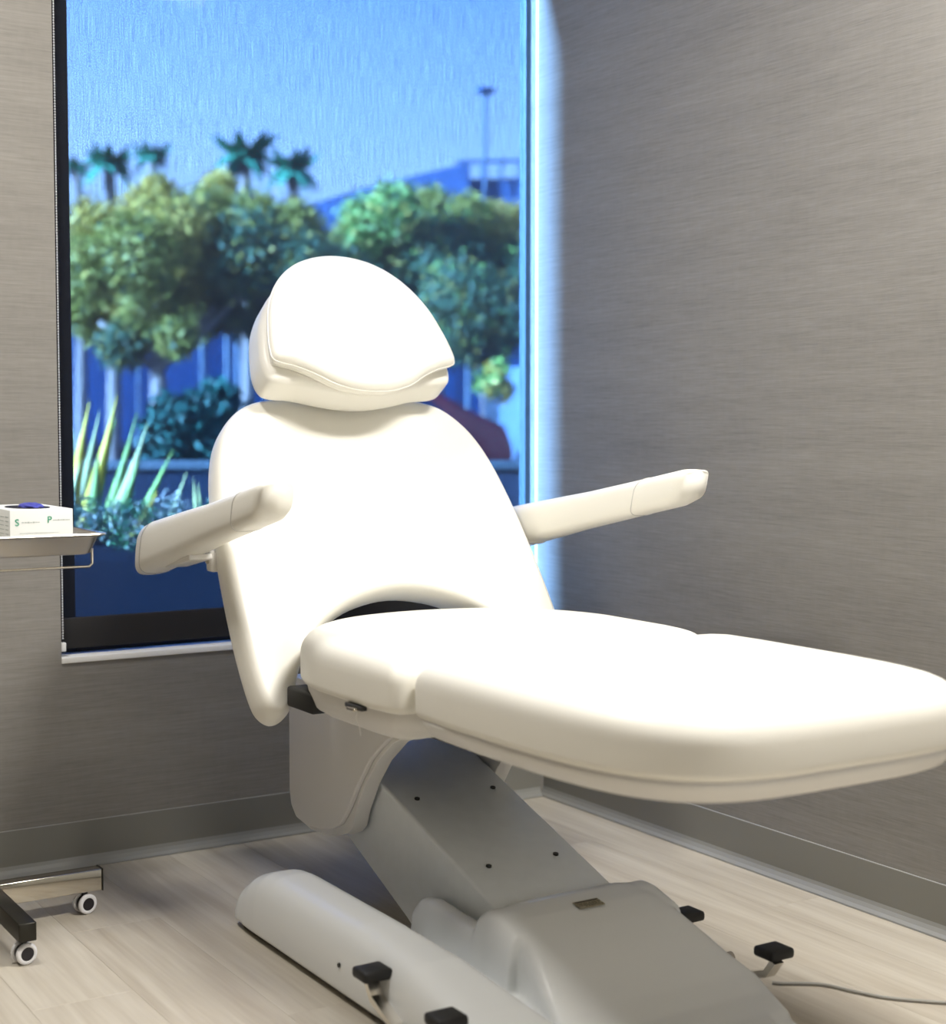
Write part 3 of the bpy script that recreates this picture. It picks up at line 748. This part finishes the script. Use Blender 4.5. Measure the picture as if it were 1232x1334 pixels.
# neighbouring building: sloping roof, flat block, glass front with pale columns
DB = 46.0
BL = mat('blue_grey_cladding', (.03, .08, .20), .5); BLG = mat('office_glass', (.004, .03, .10), .35, 0.0, spec=.3); COLM = mat('pale_column', (.14, .20, .26), .6)
b = thing('office_building', 'blue-grey office building with a long sloping roof behind the trees', 'building', (at(400, 540, DB).x, at(400, 540, DB).y, GZ))
def slab(name, pts, D0, D1, m, parent):
    """outline given at depth D0, carried straight back to D1"""
    f0_ = [at(px, py, D0) for px, py in pts]; dv = FWD.copy(); dv.z = 0; dv.normalize(); dv *= (D1-D0)
    v = f0_+[p+dv for p in f0_]; n = len(pts)
    f = [tuple(range(n)), tuple(range(2*n-1, n-1, -1))]+[(k, (k+1) % n, n+(k+1) % n, n+k) for k in range(n)]
    bm = bmesh.new(); bm.from_mesh(mesh(v, f)); return link(name, bmmesh(bm), m, parent)
slab('sloping_roof', [(360, 280), (470, 246), (600, 214), (612, 214), (612, 300), (360, 300)], DB, DB+14, BL, b)
slab('upper_block', [(612, 233), (760, 230), (760, 320), (612, 320)], DB+.5, DB+16, BL, b)
slab('lower_block', [(-60, 296), (760, 296), (760, 575), (-60, 575)], DB+1.0, DB+16, BLG, b)
bm = bmesh.new()
for px in range(604, 770, 24): tube_bm(bm, [at(px, 234, DB), at(px, 209, DB)], .04, 6)
tube_bm(bm, [at(596, 211, DB), at(770, 208, DB)], .06, 6); link('roof_rail', bmmesh(bm), BL, b)
for px, w_ in ((94, 2), (180, 3), (206, 3), (264, 5), (297, 6), (311, 7), (345, 4), (430, 4), (520, 4), (610, 4), (655, 4)):
    p0 = at(px, 600, DB); p0.z = GZ; p1 = at(px, 300, DB)
    box('column', ((p0.x+p1.x)/2, (p0.y+p1.y)/2, (p0.z+p1.z)/2), (px_r(w_, DB), px_r(w_, DB), p1.z-p0.z), COLM, b)
for px in range(100, 330, 56):
    for z_ in (2.2,):
        pass
# light post
p0 = at(632, 500, 40); t = thing('light_post', 'tall thin car park light post above the flat roof', 'street lamp', (p0.x, p0.y, GZ))
pt = at(632, 118, 40); tube('post', [(pt.x, pt.y, GZ), pt], .055, mat('post_paint', (.05, .10, .18), .5), t, 8)
box('lamp_head', (pt.x, pt.y, pt.z), (.45, .25, .14), BL, t, .03)
# pale van behind the right tree
def vehicle(name, label, cat, c, heading, L, W_, prof, m, winprof):
    """prof: side outline (x along the length, z)"""
    t = thing(name, label, cat, (c.x, c.y, GZ)); fx = Vector((math.cos(heading), math.sin(heading), 0)); sd = Vector((-fx.y, fx.x, 0)); O = Vector((c.x, c.y, GZ))
    def ext(nm, pr, w0, w1, mm, par):
        n = len(pr); bm = bmesh.new()
        a = [bm.verts.new(O+fx*x_+sd*w0+Vector((0, 0, z_))) for x_, z_ in pr]; b_ = [bm.verts.new(O+fx*x_+sd*w1+Vector((0, 0, z_))) for x_, z_ in pr]
        for k in range(n): bm.faces.new((a[k], a[(k+1) % n], b_[(k+1) % n], b_[k]))
        fa = bm.faces.new(a[::-1]); fb = bm.faces.new(b_)
        bmesh.ops.recalc_face_normals(bm, faces=bm.faces)
        if w1-w0 > 1: bmesh.ops.bevel(bm, geom=list(fa.edges)+list(fb.edges), offset=.07, segments=3, profile=.5, affect='EDGES')
        return sharp(link(nm, bmmesh(bm), mm, par), 40)
    ext('body', prof, -W_/2, W_/2, m, t)
    for s in (-1, 1):
        for wp in winprof: ext('side_window', wp, s*W_/2-.012, s*W_/2+.012, BLG, t)
        for wx in (-L*.32, L*.31):
            a = O+fx*wx+sd*(s*(W_/2-.16))+Vector((0, 0, .32)); w_ = cyl('wheel', a, a+sd*(s*.18), .32, RUBBER, t, 24)
            cyl('wheel_rim', a+sd*(s*.17), a+sd*(s*.19), .20, STEEL, w_, 16)
    return t
carprof = [(-2.15, .35), (-2.15, .75), (-2.0, .92), (-1.25, .98), (-.65, 1.48), (.0, 1.62), (.95, 1.60), (1.65, 1.20), (2.05, 1.02), (2.15, .75), (2.15, .35), (1.7, .22), (-1.7, .22)]
cwin = [[(-1.05, 1.0), (-.58, 1.34), (.02, 1.42), (.02, 1.0)], [(.08, 1.0), (.08, 1.52), (.90, 1.50), (1.40, 1.12)]]
cpos = at(455, 560, 20.5)
vehicle('parked_car', 'dark red car parked outside, mostly hidden behind the chair back', 'car', cpos, math.atan2(RIGHT.y, RIGHT.x), 4.3, 1.75, carprof, mat('dark_red_paint', (.40, .012, .04), .25, coat=.5), cwin)
vprof = [(-2.3, .35), (-2.3, 2.0), (-2.2, 2.15), (1.3, 2.15), (1.75, 1.5), (2.3, 1.2), (2.35, .4), (1.9, .28), (-1.9, .28)]
vp = at(785, 480, 31)
vehicle('delivery_van', 'pale blue van outside at the right window edge', 'van', vp, math.atan2(RIGHT.y, RIGHT.x), 4.6, 1.9, vprof, mat('pale_van_paint', (.20, .32, .46), .4), [[(-1.2, 1.35), (-1.2, 1.85), (.9, 1.85), (1.35, 1.35)]])
# shrubs
def bush(name, label, px, py, D, r, n, sz, mats, seed, squash=1.0, cat='shrub'):
    c = at(px, py, D); t = thing(name, label, cat, (c.x, c.y, GZ)); bl = []
    rn = random.Random(seed)
    for k in range(9):
        bl.append((c+Vector((rn.uniform(-1, 1)*r*.6, rn.uniform(-1, 1)*r*.4, rn.uniform(-.7, .5)*r*squash)), r*rn.uniform(.4, .6), rn.randrange(len(mats))))
    leafcloud('foliage', bl, n, sz, mats, t, squash, seed)
    bm = bmesh.new()
    for k in range(5): tube_bm(bm, [(c.x+.05*k-.1, c.y, GZ), (c.x+(.12*k-.24)*r*2, c.y+.05, c.z)], .02, 6)
    link('stems', bmmesh(bm), BARK, t, smooth=True); return t
bush('round_shrub', 'teal green shrub between the spiky plant and the chair back', 250, 560, 11, .36, 5200, .045, [mat('leaf_teal', (.015, .13, .10), .6), mat('leaf_teal_dark', (.01, .09, .08), .6)], 21, 1.1)
bush('flowering_shrub', 'small yellow-green shrub in front of the pale van', 640, 492, 22.4, .28, 900, .07, [LY, LB], 22)
# low planter wall and kerb
dv = RIGHT.copy()
def wallbar(name, px0, px1, ptop, D, thick, m, label, cat):
    a = at(px0, ptop, D); b_ = at(px1, ptop, D); L = (b_-a).length; c = (a+b_)/2
    R_ = Matrix.Rotation(math.atan2(RIGHT.y, RIGHT.x), 3, 'Z'); h = c.z-GZ
    t = thing(name, label, cat, (c.x, c.y, GZ))
    box('wall_body', (c.x, c.y, GZ+(h-.05)/2), (L, thick, h-.05), m, t, rot=R_)
    box('coping', (c.x, c.y, c.z-.025), (L+.02, thick+.05, .05), mat('pale_coping', (.05, .08, .10), .6), t, .006, rot=R_)
    return t
wallbar('planter_wall', -60, 860, 600, 8.6, .2, mat('planter_render', (.02, .03, .05), 1.0, spec=0.0), 'low dark planter wall with a pale coping outside the window', 'wall')
# hedge directly outside
hb = thing('clipped_hedge', 'small-leaved dark hedge with white flecks at the foot of the window', 'hedge', (at(210, 700, 5.6).x, at(210, 700, 5.6).y, GZ))
blobs = []; rn = random.Random(4)
for k in range(60):
    px = rn.uniform(70, 420); blobs.append((at(px, rn.uniform(662, 700)-(8 if px > 200 else 0), 5.6+rn.uniform(-.25, .25)), rn.uniform(.05, .075), rn.choice((0, 0, 1, 1, 0, 2))))
leafcloud('foliage', blobs, 9000, .0085, [mat('hedge_dark', (.015, .07, .06), .5), mat('hedge_green', (.03, .15, .05), .5), mat('hedge_light', (.42, .44, .38), .5)], hb, seed=9)
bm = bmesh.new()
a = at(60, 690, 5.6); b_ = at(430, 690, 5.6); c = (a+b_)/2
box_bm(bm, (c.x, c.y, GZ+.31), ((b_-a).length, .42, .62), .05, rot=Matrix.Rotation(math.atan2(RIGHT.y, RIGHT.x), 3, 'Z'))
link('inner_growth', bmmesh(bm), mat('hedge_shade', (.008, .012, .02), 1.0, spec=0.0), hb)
# spiky plant: each leaf a part
ag = thing('agave_plant', 'spiky plant with long yellow-edged green leaves behind the hedge', 'plant', (at(150, 690, 6.6).x, at(150, 690, 6.6).y, GZ))
LAG = mat('agave_green', (.20, .34, .05), .45, vary=.35, bscale=14); LAY = mat('agave_yellow', (.70, .50, .03), .45, vary=.25, bscale=14); LAP = mat('agave_pale', (.38, .40, .15), .45, vary=.3, bscale=14)
def blade(x0, y0, x1, y1, w, m, bend=0, D=6.6, D1=None):
    D1 = D1 or D; a = at(x0, y0, D); b_ = at(x1, y1, D1); N = 10; v = []; f = []
    sd = RIGHT; bk = Vector((FWD.x, FWD.y, 0)).normalized()
    for k in range(N+1):
        s = k/N; p = a.lerp(b_, s)+sd*(bend*math.sin(PI*s)); ww = px_r(w, D)*(1-s)**.75*(.75+.5*math.sin(PI*min(1, s*1.1)))+.001
        v += [p-sd*ww, p+bk*ww*.5, p+sd*ww, p-bk*ww*.15]
    for k in range(N):
        i0 = 4*k
        for j in range(4): f.append((i0+j, i0+(j+1) % 4, i0+4+(j+1) % 4, i0+4+j))
    f.append((0, 3, 2, 1)); f.append((4*N, 4*N+1, 4*N+2, 4*N+3))
    link('leaf', mesh(v, f), m, ag, smooth=True)
for q in ((92, 690, 117, 522, 9, LAY, -.01, 6.5), (98, 690, 130, 534, 7, LAP, 0, 6.7), (104, 695, 152, 516, 10, LAY, .01, 6.4), (112, 700, 150, 545, 9, LAG, 0, 6.8), (130, 700, 178, 538, 8, LAG, .01, 6.7),
          (138, 700, 192, 551, 10, LAP, .012, 6.4), (150, 700, 180, 600, 9, LAG, 0, 6.3), (168, 705, 226, 585, 7, LAG, 0, 6.8), (176, 700, 205, 640, 8, LAY, 0, 6.3), (215, 700, 243, 615, 5, LAP, 0, 6.1), (258, 690, 252, 622, 4, LAP, 0, 6.1), (84, 700, 96, 560, 9, LAG, 0, 6.9), (118, 700, 128, 590, 10, LAG, 0, 6.2), (80, 700, 105, 600, 9, LAP, 0, 6.2), (265, 690, 258, 630, 4, LAP, 0, 6.0)):
    blade(*q)
